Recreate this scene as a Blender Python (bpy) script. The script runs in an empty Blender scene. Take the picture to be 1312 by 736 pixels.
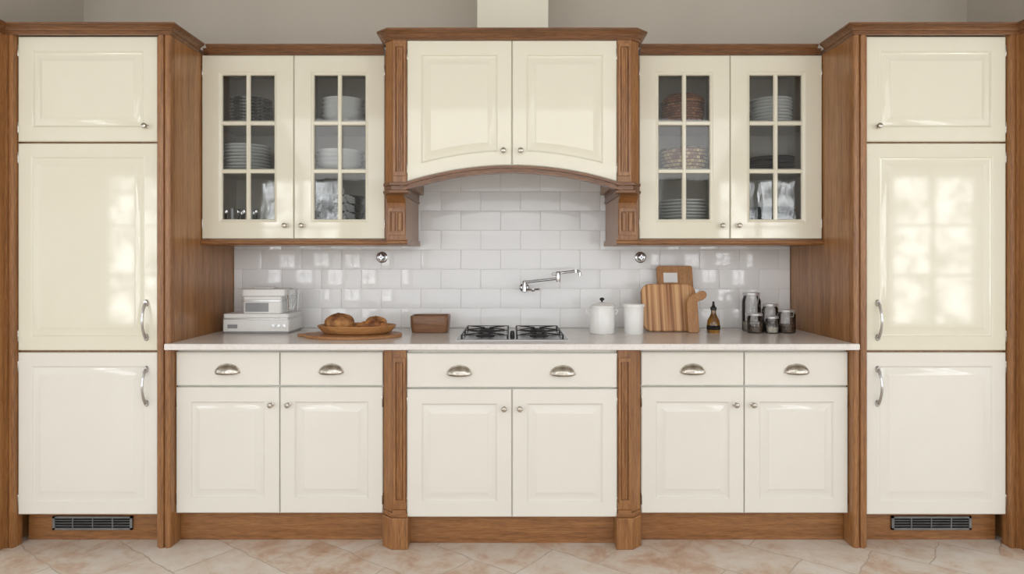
import bpy, bmesh, math, random
from mathutils import Vector, Matrix
random.seed(7)
scene = bpy.context.scene
try:
    scene.view_settings.view_transform = 'Standard'
except Exception: pass

# ------------------------------------------------------------ materials
def lin(c):
    out=[]
    for v in c:
        v=v/255.0
        out.append(v/12.92 if v<=0.04045 else ((v+0.055)/1.055)**2.4)
    return (out[0],out[1],out[2],1.0)

def newmat(name):
    m=bpy.data.materials.new(name); m.use_nodes=True
    nt=m.node_tree; b=nt.nodes['Principled BSDF']
    return m,nt,b

def noise_mat(name,c1,c2,scale=8,rough=0.4,metal=0.0,coat=0.0,bump=0.0,bscale=60,detail=4,spec=0.5,stretch=(1,1,1),ramp=(0.35,0.65)):
    m,nt,b=newmat(name); N=nt.nodes; L=nt.links
    tc=N.new('ShaderNodeTexCoord'); mp=N.new('ShaderNodeMapping'); mp.inputs['Scale'].default_value=stretch
    L.new(tc.outputs['Object'],mp.inputs['Vector'])
    n=N.new('ShaderNodeTexNoise'); n.inputs['Scale'].default_value=scale; n.inputs['Detail'].default_value=detail
    L.new(mp.outputs[0],n.inputs['Vector'])
    r=N.new('ShaderNodeValToRGB'); r.color_ramp.elements[0].position=ramp[0]; r.color_ramp.elements[1].position=ramp[1]
    r.color_ramp.elements[0].color=lin(c1); r.color_ramp.elements[1].color=lin(c2)
    L.new(n.outputs['Fac'],r.inputs[0]); L.new(r.outputs[0],b.inputs['Base Color'])
    b.inputs['Roughness'].default_value=rough; b.inputs['Metallic'].default_value=metal
    b.inputs['Coat Weight'].default_value=coat; b.inputs['Coat Roughness'].default_value=0.08
    b.inputs['Specular IOR Level'].default_value=spec
    if bump>0:
        n2=N.new('ShaderNodeTexNoise'); n2.inputs['Scale'].default_value=bscale; n2.inputs['Detail'].default_value=2
        L.new(mp.outputs[0],n2.inputs['Vector'])
        bp=N.new('ShaderNodeBump'); bp.inputs['Strength'].default_value=bump; bp.inputs['Distance'].default_value=0.01
        L.new(n2.outputs['Fac'],bp.inputs['Height']); L.new(bp.outputs[0],b.inputs['Normal'])
    return m

def wood_mat(name,dark,mid,light,axis='z',rough=0.34,coat=0.2,grain=70,offset=0.0,var=0.4):
    m,nt,b=newmat(name); N=nt.nodes; L=nt.links
    tc=N.new('ShaderNodeTexCoord'); mp=N.new('ShaderNodeMapping')
    s={'z':(1,1,0.05),'x':(0.05,1,1),'y':(1,0.05,1)}[axis]
    mp.inputs['Scale'].default_value=s; mp.inputs['Location'].default_value=(offset,offset,offset)
    L.new(tc.outputs['Object'],mp.inputs['Vector'])
    n=N.new('ShaderNodeTexNoise'); n.inputs['Scale'].default_value=grain; n.inputs['Detail'].default_value=6; n.inputs['Roughness'].default_value=0.6; n.inputs['Distortion'].default_value=0.5
    n2=N.new('ShaderNodeTexNoise'); n2.inputs['Scale'].default_value=grain*6; n2.inputs['Detail'].default_value=4
    n3=N.new('ShaderNodeTexNoise'); n3.inputs['Scale'].default_value=grain*0.16; n3.inputs['Detail'].default_value=4; n3.inputs['Distortion'].default_value=2.0
    for q in (n,n2,n3): L.new(mp.outputs[0],q.inputs['Vector'])
    a=N.new('ShaderNodeMath'); a.operation='MULTIPLY_ADD'; a.inputs[1].default_value=0.55
    L.new(n2.outputs['Fac'],a.inputs[0])
    a2=N.new('ShaderNodeMath'); a2.operation='MULTIPLY'; a2.inputs[1].default_value=0.45
    L.new(n.outputs['Fac'],a2.inputs[0]); L.new(a2.outputs[0],a.inputs[2])
    r=N.new('ShaderNodeValToRGB'); cr=r.color_ramp
    cr.elements[0].position=0.32; cr.elements[0].color=lin(dark)
    cr.elements[1].position=0.68; cr.elements[1].color=lin(light)
    e=cr.elements.new(0.5); e.color=lin(mid)
    L.new(a.outputs[0],r.inputs[0])
    mx=N.new('ShaderNodeMixRGB'); mx.blend_type='MULTIPLY'; mx.inputs[0].default_value=var
    r3=N.new('ShaderNodeValToRGB'); r3.color_ramp.elements[0].position=0.36; r3.color_ramp.elements[1].position=0.60
    r3.color_ramp.elements[0].color=(0.68,0.59,0.50,1); r3.color_ramp.elements[1].color=(1,1,1,1)
    L.new(n3.outputs['Fac'],r3.inputs[0]); L.new(r.outputs[0],mx.inputs[1]); L.new(r3.outputs[0],mx.inputs[2])
    L.new(mx.outputs[0],b.inputs['Base Color'])
    b.inputs['Roughness'].default_value=rough; b.inputs['Coat Weight'].default_value=coat; b.inputs['Coat Roughness'].default_value=0.15
    bp=N.new('ShaderNodeBump'); bp.inputs['Strength'].default_value=0.08; bp.inputs['Distance'].default_value=0.002
    L.new(a.outputs[0],bp.inputs['Height']); L.new(bp.outputs[0],b.inputs['Normal'])
    return m

def glass_mat(name,tint=(1,1,1,1),gl=1.0,rough=0.01):
    m=bpy.data.materials.new(name); m.use_nodes=True; nt=m.node_tree; N=nt.nodes; L=nt.links
    N.clear(); o=N.new('ShaderNodeOutputMaterial'); t=N.new('ShaderNodeBsdfTransparent'); t.inputs[0].default_value=tint
    g=N.new('ShaderNodeBsdfGlossy'); g.inputs['Roughness'].default_value=rough
    f=N.new('ShaderNodeFresnel'); f.inputs['IOR'].default_value=1.5
    ns=N.new('ShaderNodeTexNoise'); ns.inputs['Scale'].default_value=3.0
    bp=N.new('ShaderNodeBump'); bp.inputs['Strength'].default_value=0.03; bp.inputs['Distance'].default_value=0.02
    L.new(ns.outputs['Fac'],bp.inputs['Height']); L.new(bp.outputs[0],g.inputs['Normal'])
    mu=N.new('ShaderNodeMath'); mu.operation='MULTIPLY'; mu.inputs[1].default_value=gl; mu.use_clamp=True
    x=N.new('ShaderNodeMixShader'); L.new(f.outputs[0],mu.inputs[0]); L.new(mu.outputs[0],x.inputs[0])
    L.new(t.outputs[0],x.inputs[1]); L.new(g.outputs[0],x.inputs[2]); L.new(x.outputs[0],o.inputs[0])
    return m

CREAM=noise_mat('cream_lacquer',(231,227,208),(234,231,213),scale=2,rough=0.05,bump=0.004,bscale=4)
CREAMB=noise_mat('ivory_lacquer',(232,230,221),(235,233,225),scale=2,rough=0.06,bump=0.004,bscale=4)
CREAM_IN=noise_mat('cabinet_interior',(184,177,164),(192,185,172),scale=3,rough=0.6)
WOODZ=wood_mat('walnut_vertical',(106,68,36),(152,104,60),(182,134,84),'z')
WOODX=wood_mat('walnut_horizontal',(102,66,36),(146,99,57),(174,126,78),'x')
WOODC=wood_mat('walnut_cornice',(82,53,31),(120,80,48),(148,104,64),'x')
WOODP=wood_mat('walnut_side_panel',(128,84,46),(166,117,70),(190,142,92),'z',grain=44,var=0.5)
NICKEL=noise_mat('antique_nickel',(160,153,142),(198,192,182),scale=40,rough=0.22,metal=1.0)
CHROME=noise_mat('chrome',(195,196,198),(218,218,220),scale=5,rough=0.1,metal=1.0)
TILE=noise_mat('white_glazed_tile',(243,244,245),(246,247,247),scale=3,rough=0.07,bump=0.035,bscale=11)
GROUT=noise_mat('grout',(232,231,228),(237,236,233),scale=80,rough=0.9)
WALLP=noise_mat('wall_paint',(194,186,173),(199,191,178),scale=2,rough=0.85,bump=0.03,bscale=90)
WHITEP=noise_mat('white_paint',(222,222,220),(228,228,226),scale=2,rough=0.8)
BLACK=noise_mat('cast_iron',(20,20,21),(34,34,35),scale=40,rough=0.5)
DARK=noise_mat('dark_gap',(18,16,15),(24,22,20),scale=10,rough=0.9)
STEEL=noise_mat('brushed_steel',(205,206,207),(222,223,224),scale=30,rough=0.3,metal=0.6,stretch=(0.1,1,1))
HOBG=noise_mat('hob_surface',(140,141,143),(158,159,161),scale=6,rough=0.2,metal=0.6)
WHITE=noise_mat('white_porcelain',(238,238,236),(244,244,242),scale=5,rough=0.15)
PLASTIC=noise_mat('white_plastic',(226,226,224),(234,234,232),scale=5,rough=0.3)
GREYP=noise_mat('grey_plastic',(130,132,134),(150,152,154),scale=8,rough=0.35)
GREYM=noise_mat('grille_grey',(112,115,115),(130,132,132),scale=20,rough=0.4,metal=0.3)
BREAD=noise_mat('bread_crust',(98,54,22),(196,142,86),scale=20,rough=0.75,bump=0.5,bscale=50)
CROIS=noise_mat('croissant_crust',(110,60,26),(190,128,68),scale=34,rough=0.5,bump=0.3,bscale=40)
BOARD=wood_mat('light_board',(140,94,56),(170,122,78),(192,144,98),'x',rough=0.5,coat=0.05,var=0.25)
TRAYW=wood_mat('honey_wood',(150,102,58),(184,134,84),(204,154,102),'x',rough=0.45,coat=0.1,var=0.25)
BOWLW=wood_mat('brown_box_wood',(92,60,38),(130,90,58),(156,112,76),'x',rough=0.4,coat=0.1,grain=40,var=0.3)
BOARD2=wood_mat('tan_board',(146,102,62),(174,126,80),(194,146,100),'z',rough=0.5,coat=0.05,var=0.25)
GLASS=glass_mat('cabinet_glass',(0.96,0.97,0.97,1),1.0)
JARG=glass_mat('jar_glass',(0.96,0.97,0.975,1),1.5)
AMBER=noise_mat('amber_bottle',(96,62,18),(168,120,44),scale=16,rough=0.1,coat=0.6)
PAPER=noise_mat('white_paper',(232,232,230),(240,240,238),scale=5,rough=0.8)
DARKCER=noise_mat('dark_patterned_ceramic',(24,25,28),(200,200,198),scale=38,rough=0.2,coat=0.3,ramp=(0.56,0.62))
BLKCER=noise_mat('black_speckled_ceramic',(22,23,26),(190,192,192),scale=22,rough=0.2,coat=0.3,ramp=(0.52,0.58))
SLATE=noise_mat('dark_grey_ceramic',(50,52,56),(66,68,72),scale=20,rough=0.3,coat=0.2)
COFFEE=noise_mat('dark_spices',(66,52,42),(134,112,94),scale=90,rough=0.8,bump=0.4,bscale=120)
GRAIN=noise_mat('pale_grains',(186,178,160),(222,214,200),scale=90,rough=0.8,bump=0.4,bscale=120)

def woven(name,c1,c2,c3,rows,cols):
    # basket weave: horizontal strands crossed by uprights
    m,nt,b=newmat(name); N=nt.nodes; L=nt.links
    tc=N.new('ShaderNodeTexCoord'); sp=N.new('ShaderNodeSeparateXYZ'); L.new(tc.outputs['Object'],sp.inputs[0])
    at=N.new('ShaderNodeMath'); at.operation='ARCTAN2'; L.new(sp.outputs['Y'],at.inputs[0]); L.new(sp.outputs['X'],at.inputs[1])
    cb=N.new('ShaderNodeCombineXYZ')
    u=N.new('ShaderNodeMath'); u.operation='MULTIPLY'; u.inputs[1].default_value=cols; L.new(at.outputs[0],u.inputs[0])
    v=N.new('ShaderNodeMath'); v.operation='MULTIPLY'; v.inputs[1].default_value=rows; L.new(sp.outputs['Z'],v.inputs[0])
    L.new(u.outputs[0],cb.inputs[0]); L.new(v.outputs[0],cb.inputs[1])
    br=N.new('ShaderNodeTexBrick'); br.inputs['Scale'].default_value=1.0; br.inputs['Brick Width'].default_value=1.0; br.inputs['Row Height'].default_value=0.5; br.inputs['Mortar Size'].default_value=0.06
    br.inputs['Color1'].default_value=lin(c1); br.inputs['Color2'].default_value=lin(c2); br.inputs['Mortar'].default_value=lin(c3)
    L.new(cb.outputs[0],br.inputs['Vector']); L.new(br.outputs['Color'],b.inputs['Base Color']); b.inputs['Roughness'].default_value=0.55
    bp=N.new('ShaderNodeBump'); bp.inputs['Strength'].default_value=0.6; bp.inputs['Distance'].default_value=0.004; bp.invert=True
    L.new(br.outputs['Fac'],bp.inputs['Height']); L.new(bp.outputs[0],b.inputs['Normal'])
    return m
CHECK=woven('red_cream_basket_weave',(236,210,156),(120,44,28),(60,34,24),30,5.5)
REDCER=woven('rust_basket_weave',(170,108,68),(112,54,34),(46,34,28),42,5)

def stripe_wood():
    m,nt,b=newmat('striped_acacia'); N=nt.nodes; L=nt.links
    tc=N.new('ShaderNodeTexCoord'); mp=N.new('ShaderNodeMapping'); mp.inputs['Scale'].default_value=(26,0.5,0.4)
    L.new(tc.outputs['Object'],mp.inputs[0])
    n=N.new('ShaderNodeTexNoise'); n.inputs['Scale'].default_value=1.5; n.inputs['Detail'].default_value=2; n.inputs['Distortion'].default_value=0.2
    L.new(mp.outputs[0],n.inputs['Vector'])
    r=N.new('ShaderNodeValToRGB'); cr=r.color_ramp
    cr.elements[0].position=0.38; cr.elements[0].color=lin((122,74,42))
    cr.elements[1].position=0.60; cr.elements[1].color=lin((214,170,122))
    e=cr.elements.new(0.46); e.color=lin((178,126,80))
    L.new(n.outputs['Fac'],r.inputs[0]); L.new(r.outputs[0],b.inputs['Base Color']); b.inputs['Roughness'].default_value=0.4
    return m
STRIPE=stripe_wood()

def quartz():
    m,nt,b=newmat('pale_stone_worktop'); N=nt.nodes; L=nt.links
    tc=N.new('ShaderNodeTexCoord')
    n=N.new('ShaderNodeTexNoise'); n.inputs['Scale'].default_value=90; n.inputs['Detail'].default_value=3
    n2=N.new('ShaderNodeTexNoise'); n2.inputs['Scale'].default_value=9; n2.inputs['Detail'].default_value=4
    L.new(tc.outputs['Object'],n.inputs['Vector']); L.new(tc.outputs['Object'],n2.inputs['Vector'])
    r=N.new('ShaderNodeValToRGB'); cr=r.color_ramp
    cr.elements[0].position=0.26; cr.elements[0].color=lin((228,223,218)); cr.elements[1].position=0.5; cr.elements[1].color=lin((237,234,230))
    r2=N.new('ShaderNodeValToRGB'); r2.color_ramp.elements[0].color=lin((246,243,240)); r2.color_ramp.elements[1].color=(1,1,1,1)
    L.new(n.outputs['Fac'],r.inputs[0]); L.new(n2.outputs['Fac'],r2.inputs[0])
    mx=N.new('ShaderNodeMixRGB'); mx.blend_type='MULTIPLY'; mx.inputs[0].default_value=0.8
    L.new(r.outputs[0],mx.inputs[1]); L.new(r2.outputs[0],mx.inputs[2]); L.new(mx.outputs[0],b.inputs['Base Color'])
    b.inputs['Roughness'].default_value=0.2; return m
QUARTZ=quartz()

def stone_floor():
    m,nt,b=newmat('travertine_floor'); N=nt.nodes; L=nt.links
    tc=N.new('ShaderNodeTexCoord'); mp=N.new('ShaderNodeMapping'); mp.inputs['Rotation'].default_value=(0,0,math.radians(38))
    mp.inputs['Location'].default_value=(0.17,0.05,0)
    L.new(tc.outputs['Object'],mp.inputs[0])
    wn=N.new('ShaderNodeTexNoise'); wn.inputs['Scale'].default_value=10; wn.inputs['Detail'].default_value=4
    L.new(mp.outputs[0],wn.inputs['Vector'])
    sb=N.new('ShaderNodeVectorMath'); sb.operation='SUBTRACT'; sb.inputs[1].default_value=(0.5,0.5,0.5)
    sc=N.new('ShaderNodeVectorMath'); sc.operation='SCALE'; sc.inputs['Scale'].default_value=0.04
    av=N.new('ShaderNodeVectorMath'); av.operation='ADD'
    L.new(wn.outputs['Color'],sb.inputs[0]); L.new(sb.outputs[0],sc.inputs[0]); L.new(sc.outputs[0],av.inputs[0]); L.new(mp.outputs[0],av.inputs[1])
    br=N.new('ShaderNodeTexBrick'); br.inputs['Scale'].default_value=1.0; br.inputs['Brick Width'].default_value=0.42; br.inputs['Row Height'].default_value=0.27
    br.inputs['Mortar Size'].default_value=0.004; br.inputs['Mortar Smooth'].default_value=0.7
    br.inputs['Color1'].default_value=(0,0,0,1); br.inputs['Color2'].default_value=(1,1,1,1); br.inputs['Mortar'].default_value=(0.5,0.5,0.5,1); br.inputs['Bias'].default_value=0
    nd=N.new('ShaderNodeTexNoise'); nd.inputs['Scale'].default_value=8; nd.inputs['Detail'].default_value=10; nd.inputs['Roughness'].default_value=0.7; nd.inputs['Distortion'].default_value=0.3
    L.new(mp.outputs[0],nd.inputs['Vector']); L.new(av.outputs[0],br.inputs['Vector'])
    ad=N.new('ShaderNodeMath'); ad.operation='MULTIPLY_ADD'; ad.inputs[1].default_value=0.17
    L.new(br.outputs['Color'],ad.inputs[0]); L.new(nd.outputs['Fac'],ad.inputs[2])
    r=N.new('ShaderNodeValToRGB'); cr=r.color_ramp
    cr.elements[0].position=0.44; cr.elements[0].color=lin((232,226,218)); cr.elements[1].position=0.86; cr.elements[1].color=lin((190,150,120))
    e=cr.elements.new(0.60); e.color=lin((224,211,197)); e=cr.elements.new(0.72); e.color=lin((210,184,163))
    L.new(ad.outputs[0],r.inputs[0])
    mx=N.new('ShaderNodeMixRGB'); L.new(br.outputs['Fac'],mx.inputs[0]); L.new(r.outputs[0],mx.inputs[1]); mx.inputs[2].default_value=lin((200,184,168))
    L.new(mx.outputs[0],b.inputs['Base Color']); b.inputs['Roughness'].default_value=0.42
    bp=N.new('ShaderNodeBump'); bp.inputs['Strength'].default_value=0.3; bp.inputs['Distance'].default_value=0.004; bp.invert=True
    L.new(br.outputs['Fac'],bp.inputs['Height']); L.new(bp.outputs[0],b.inputs['Normal'])
    return m
FLOORM=stone_floor()

# ------------------------------------------------------------ mesh building
WO={}
def link(o): scene.collection.objects.link(o)

def thing(name,label,category,loc,group=None):
    o=bpy.data.objects.new(name,None); o.empty_display_size=0.05; o.location=loc; link(o)
    o['label']=label; o['category']=category
    if group: o['group']=group
    WO[o.name]=Vector(loc); return o

class MB:
    def __init__(s): s.v=[];s.f=[];s.m=[];s.mats=[]
    def mi(s,mat):
        if mat not in s.mats: s.mats.append(mat)
        return s.mats.index(mat)
    def add(s,vs,fs,mat,M=None):
        b=len(s.v); k=s.mi(mat)
        for p in vs:
            p=Vector(p)
            if M is not None: p=M@p
            s.v.append(p)
        for f in fs: s.f.append([b+i for i in f]); s.m.append(k)
        return s
    def box(s,x0,x1,y0,y1,z0,z1,mat,M=None):
        if x0>x1:x0,x1=x1,x0
        if y0>y1:y0,y1=y1,y0
        if z0>z1:z0,z1=z1,z0
        vs=[(x0,y0,z0),(x1,y0,z0),(x1,y1,z0),(x0,y1,z0),(x0,y0,z1),(x1,y0,z1),(x1,y1,z1),(x0,y1,z1)]
        return s.add(vs,[(0,3,2,1),(4,5,6,7),(0,1,5,4),(1,2,6,5),(2,3,7,6),(3,0,4,7)],mat,M)
    def lathe(s,prof,c,mat,seg=36,axis='z',M=None,sx=1,sy=1):
        vs=[];rows=[]
        for r,h in prof:
            row=[]
            n=1 if r<1e-6 else seg
            for i in range(n):
                a=2*math.pi*i/seg
                if axis=='z': p=(c[0]+sx*r*math.cos(a),c[1]+sy*r*math.sin(a),c[2]+h)
                elif axis=='y': p=(c[0]+sx*r*math.cos(a),c[1]-h,c[2]+sy*r*math.sin(a))
                else: p=(c[0]+h,c[1]+sx*r*math.cos(a),c[2]+sy*r*math.sin(a))
                row.append(len(vs)); vs.append(p)
            rows.append(row)
        fs=[]
        for a,b in zip(rows[:-1],rows[1:]):
            for i in range(seg):
                j=(i+1)%seg
                if len(a)==1 and len(b)==1: continue
                if len(a)==1: fs.append((a[0],b[i],b[j]))
                elif len(b)==1: fs.append((a[i],a[j],b[0]))
                else: fs.append((a[i],a[j],b[j],b[i]))
        return s.add(vs,fs,mat,M)
    def tube(s,pts,rad,mat,seg=12,M=None,flat=1.0):
        pts=[Vector(p) for p in pts]; n=len(pts)
        if not isinstance(rad,(list,tuple)): rad=[rad]*n
        vs=[];fs=[]; up=None
        for i,p in enumerate(pts):
            t=(pts[min(i+1,n-1)]-pts[max(i-1,0)]).normalized()
            if up is None:
                up=Vector((0,0,1)) if abs(t.z)<0.9 else Vector((1,0,0))
            a=t.cross(up).normalized(); b=a.cross(t).normalized(); up=b
            for k in range(seg):
                an=2*math.pi*k/seg
                vs.append(p+a*math.cos(an)*rad[i]*flat+b*math.sin(an)*rad[i])
        for i in range(n-1):
            for k in range(seg):
                j=(k+1)%seg
                fs.append((i*seg+k,i*seg+j,(i+1)*seg+j,(i+1)*seg+k))
        fs.append(tuple(range(seg))[::-1]); fs.append(tuple((n-1)*seg+k for k in range(seg)))
        return s.add(vs,fs,mat,M)
    def prism(s,poly,plane,a0,a1,mat,M=None):
        n=len(poly)
        def P(p,a):
            return {'xz':(p[0],a,p[1]),'yz':(a,p[0],p[1]),'xy':(p[0],p[1],a)}[plane]
        vs=[P(p,a0) for p in poly]+[P(p,a1) for p in poly]
        fs=[tuple(range(n)),tuple(range(2*n-1,n-1,-1))]
        for i in range(n):
            j=(i+1)%n; fs.append((i,j,n+j,n+i))
        return s.add(vs,fs,mat,M)
    def sweep(s,path,prof,mat):
        n=len(path); k=len(prof); vs=[]; nor=[]
        for a,b in zip(path[:-1],path[1:]):
            d=Vector((b[0]-a[0],b[1]-a[1])).normalized(); nor.append(Vector((d.y,-d.x)))
        for i,p in enumerate(path):
            if i==0: m=nor[0]
            elif i==n-1: m=nor[-1]
            else: m=(nor[i-1]+nor[i])/(1+nor[i-1].dot(nor[i]))
            for o,z in prof: vs.append((p[0]+m.x*o,p[1]+m.y*o,z))
        fs=[]
        for i in range(n-1):
            for q in range(k):
                r=(q+1)%k; fs.append((i*k+q,i*k+r,(i+1)*k+r,(i+1)*k+q))
        fs.append(tuple(range(k))); fs.append(tuple((n-1)*k+q for q in range(k))[::-1])
        return s.add(vs,fs,mat)
    def panel(s,x0,x1,z1,bot,yback,rings,mat,nb=1,hole=False):
        """raised/recessed panel facing -y; bot(x) is the bottom edge; rings=(inset,depth)"""
        vs=[];fs=[]; per=nb+3
        for ins,dp in rings:
            xa,xb=x0+ins,x1-ins
            vs.append((xa,yback-dp,z1-ins)); vs.append((xb,yback-dp,z1-ins))
            for i in range(nb+1):
                x=xb+(xa-xb)*i/nb
                vs.append((x,yback-dp,bot(x)+ins))
        for r in range(len(rings)-1):
            for q in range(per):
                w=(q+1)%per; fs.append((r*per+q,r*per+w,(r+1)*per+w,(r+1)*per+q))
        if not hole:
            fs.append(tuple((len(rings)-1)*per+q for q in range(per)))
            fs.append(tuple(range(per))[::-1])
        else:
            r=len(rings)-1
            for q in range(per):
                w=(q+1)%per; fs.append((r*per+q,r*per+w,w,q))
        return s.add(vs,fs,mat)
    def make(s,name,parent=None,bevel=0,angle=38,solid=0,label=None,category=None,group=None,subsurf=0):
        lo=Vector((min(p.x for p in s.v),min(p.y for p in s.v),min(p.z for p in s.v)))
        hi=Vector((max(p.x for p in s.v),max(p.y for p in s.v),max(p.z for p in s.v)))
        o=Vector(((lo.x+hi.x)/2,(lo.y+hi.y)/2,lo.z))
        me=bpy.data.meshes.new(name); me.from_pydata([tuple(p-o) for p in s.v],[],s.f)
        for m in s.mats: me.materials.append(m)
        me.polygons.foreach_set('material_index',s.m)
        bm=bmesh.new(); bm.from_mesh(me); bmesh.ops.recalc_face_normals(bm,faces=bm.faces)
        for f in bm.faces: f.smooth=True
        for e in bm.edges:
            if len(e.link_faces)==2:
                e.smooth = e.calc_face_angle(0) < math.radians(angle)
        bm.to_mesh(me); bm.free()
        ob=bpy.data.objects.new(name,me); link(ob)
        WO[ob.name]=o
        if parent: ob.parent=parent; ob.location=o-WO[parent.name]
        else: ob.location=o
        if solid:
            md=ob.modifiers.new('solid','SOLIDIFY'); md.thickness=solid; md.offset=0
        if bevel:
            md=ob.modifiers.new('bevel','BEVEL'); md.width=bevel; md.segments=2; md.limit_method='ANGLE'; md.angle_limit=math.radians(40)
            md.harden_normals=False
        if label: ob['label']=label
        if category: ob['category']=category
        if group: ob['group']=group
        return ob

def structure(ob): ob['kind']='structure'; return ob

# ------------------------------------------------------------ hardware
def knob(parent,x,yf,z):
    m=MB(); m.lathe([(0,0),(0.009,0),(0.009,0.002),(0.0045,0.004),(0.004,0.013),(0.009,0.016),(0.0118,0.020),(0.0118,0.024),(0.009,0.028),(0.004,0.0295),(0,0.030)],(x,yf,z),NICKEL,seg=24,axis='y')
    return m.make('knob',parent,label='round antique nickel knob')

def cup_pull(parent,x,yf,z):
    m=MB(); a,H,c=0.050,0.034,0.024; nt,nph=24,8; vs=[];fs=[]
    for i in range(nt+1):
        th=math.pi*i/nt; r=max(math.sin(th),0.02)**0.75
        for j in range(nph+1):
            ph=math.pi/2*1.12*j/nph
            vs.append((x+a*math.cos(th),yf-0.001-c*r*math.sin(ph),z-0.014+H*r*math.cos(ph)))
    for i in range(nt):
        for j in range(nph):
            fs.append((i*(nph+1)+j,(i+1)*(nph+1)+j,(i+1)*(nph+1)+j+1,i*(nph+1)+j+1))
    m.add(vs,fs,NICKEL)
    poly=[(x+0.054*math.cos(math.pi*i/24),z-0.016+0.040*math.sin(math.pi*i/24)) for i in range(25)]
    m.prism(poly,'xz',yf-0.002,yf,NICKEL)
    return m.make('cup_pull',parent,solid=0.002,angle=60,label='antique nickel cup pull')

def bow_handle(parent,x,yf,z0,z1):
    m=MB(); n=20; pts=[];rad=[]
    for i in range(n+1):
        t=i/n; pts.append((x,yf-0.006-0.030*math.sin(math.pi*t)**0.7,z0+0.012+(z1-z0-0.024)*t)); rad.append(0.0048+0.003*abs(2*t-1)**3)
    m.tube(pts,rad,CHROME)
    for zz in (z0+0.012,z1-0.012):
        m.lathe([(0,0),(0.011,0),(0.011,0.004),(0.008,0.008),(0.007,0.012),(0,0.012)],(x,yf,zz),CHROME,seg=20,axis='y',sy=1.35)
    return m.make('handle',parent,label='chrome bow handle')

def hinge(parent,x,yf,z):
    m=MB(); m.lathe([(0,-0.025),(0.003,-0.024),(0.0042,-0.020),(0.0042,0.020),(0.003,0.024),(0,0.025)],(x,yf,z),NICKEL,seg=12)
    return m.make('hinge',parent)

TH=0.022
RAISED=[(0,0),(0,.018),(.004,TH),(.060,TH),(.064,.0190),(.067,.0145),(.072,.0137),(.078,.0145),(.100,.0210),(.103,.0222)]
SOFT=[(0,0),(0,.018),(.004,TH),(.056,TH),(.060,.0202),(.063,.0172),(.067,.0168),(.072,.0174),(.095,.0214),(.098,.0222)]
def door(parent,x0,x1,z0,z1,yf,knobpos=None,handle=None,hinge_x=None,bot=None,nb=1,name='door',rings=RAISED,mat=None):
    m=MB(); b=bot or (lambda x:z0)
    m.panel(x0,x1,z1,b,yf+TH,rings,mat or CREAM,nb=nb)
    d=m.make(name,parent,angle=12)
    if knobpos: knob(d,knobpos[0],yf,knobpos[1])
    if handle: bow_handle(d,handle[0],yf,handle[1],handle[2])
    if hinge_x is not None:
        zb=b(hinge_x)
        for zz in (zb+0.06,z1-0.06): hinge(d,hinge_x,yf+0.004,zz)
    return d

def drawer(parent,x0,x1,z0,z1,yf,pulls):
    m=MB(); m.panel(x0,x1,z1,lambda x:z0,yf+TH,[(0,0),(0,.017),(.002,.0205),(.006,TH)],CREAMB)
    d=m.make('drawer',parent,angle=18)
    for px in pulls: cup_pull(d,px,yf,(z0+z1)/2-0.002)
    return d

def fluted(m,x0,x1,yf,z0,z1,mat):
    w=0.008; dp=0.009
    m.box(x0,x0+w,yf-dp,yf+0.002,z0,z1,mat); m.box(x1-w,x1,yf-dp,yf+0.002,z0,z1,mat)
    m.box(x0+w,x1-w,yf-dp,yf+0.002,z0,z0+w*1.8,mat); m.box(x0+w,x1-w,yf-dp,yf+0.002,z1-w*1.8,z1,mat)
    n=2; sp=(x1-x0-2*w)/n
    for i in range(n):
        cx=x0+w+sp*(i+0.5); r=sp*0.36
        prof=[(cx+r*math.cos(a),yf+0.001-r*0.9*math.sin(a)) for a in [math.pi*k/8 for k in range(9)]]
        m.prism(prof,'xy',z0+w*2.6,z1-w*2.6,mat)

ZT=2.163
CZ=ZT-0.004
CROWN=[(-0.01,CZ),(0.003,CZ),(0.005,CZ+0.005),(0.009,CZ+0.008),(0.009,CZ+0.012),(0.013,CZ+0.014),(0.016,CZ+0.021),(0.026,CZ+0.029),(0.030,CZ+0.030),(0.030,CZ+0.032),(0.034,CZ+0.034),(0.034,CZ+0.041),(-0.01,CZ+0.041)]
TOP=CZ+0.041

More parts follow.
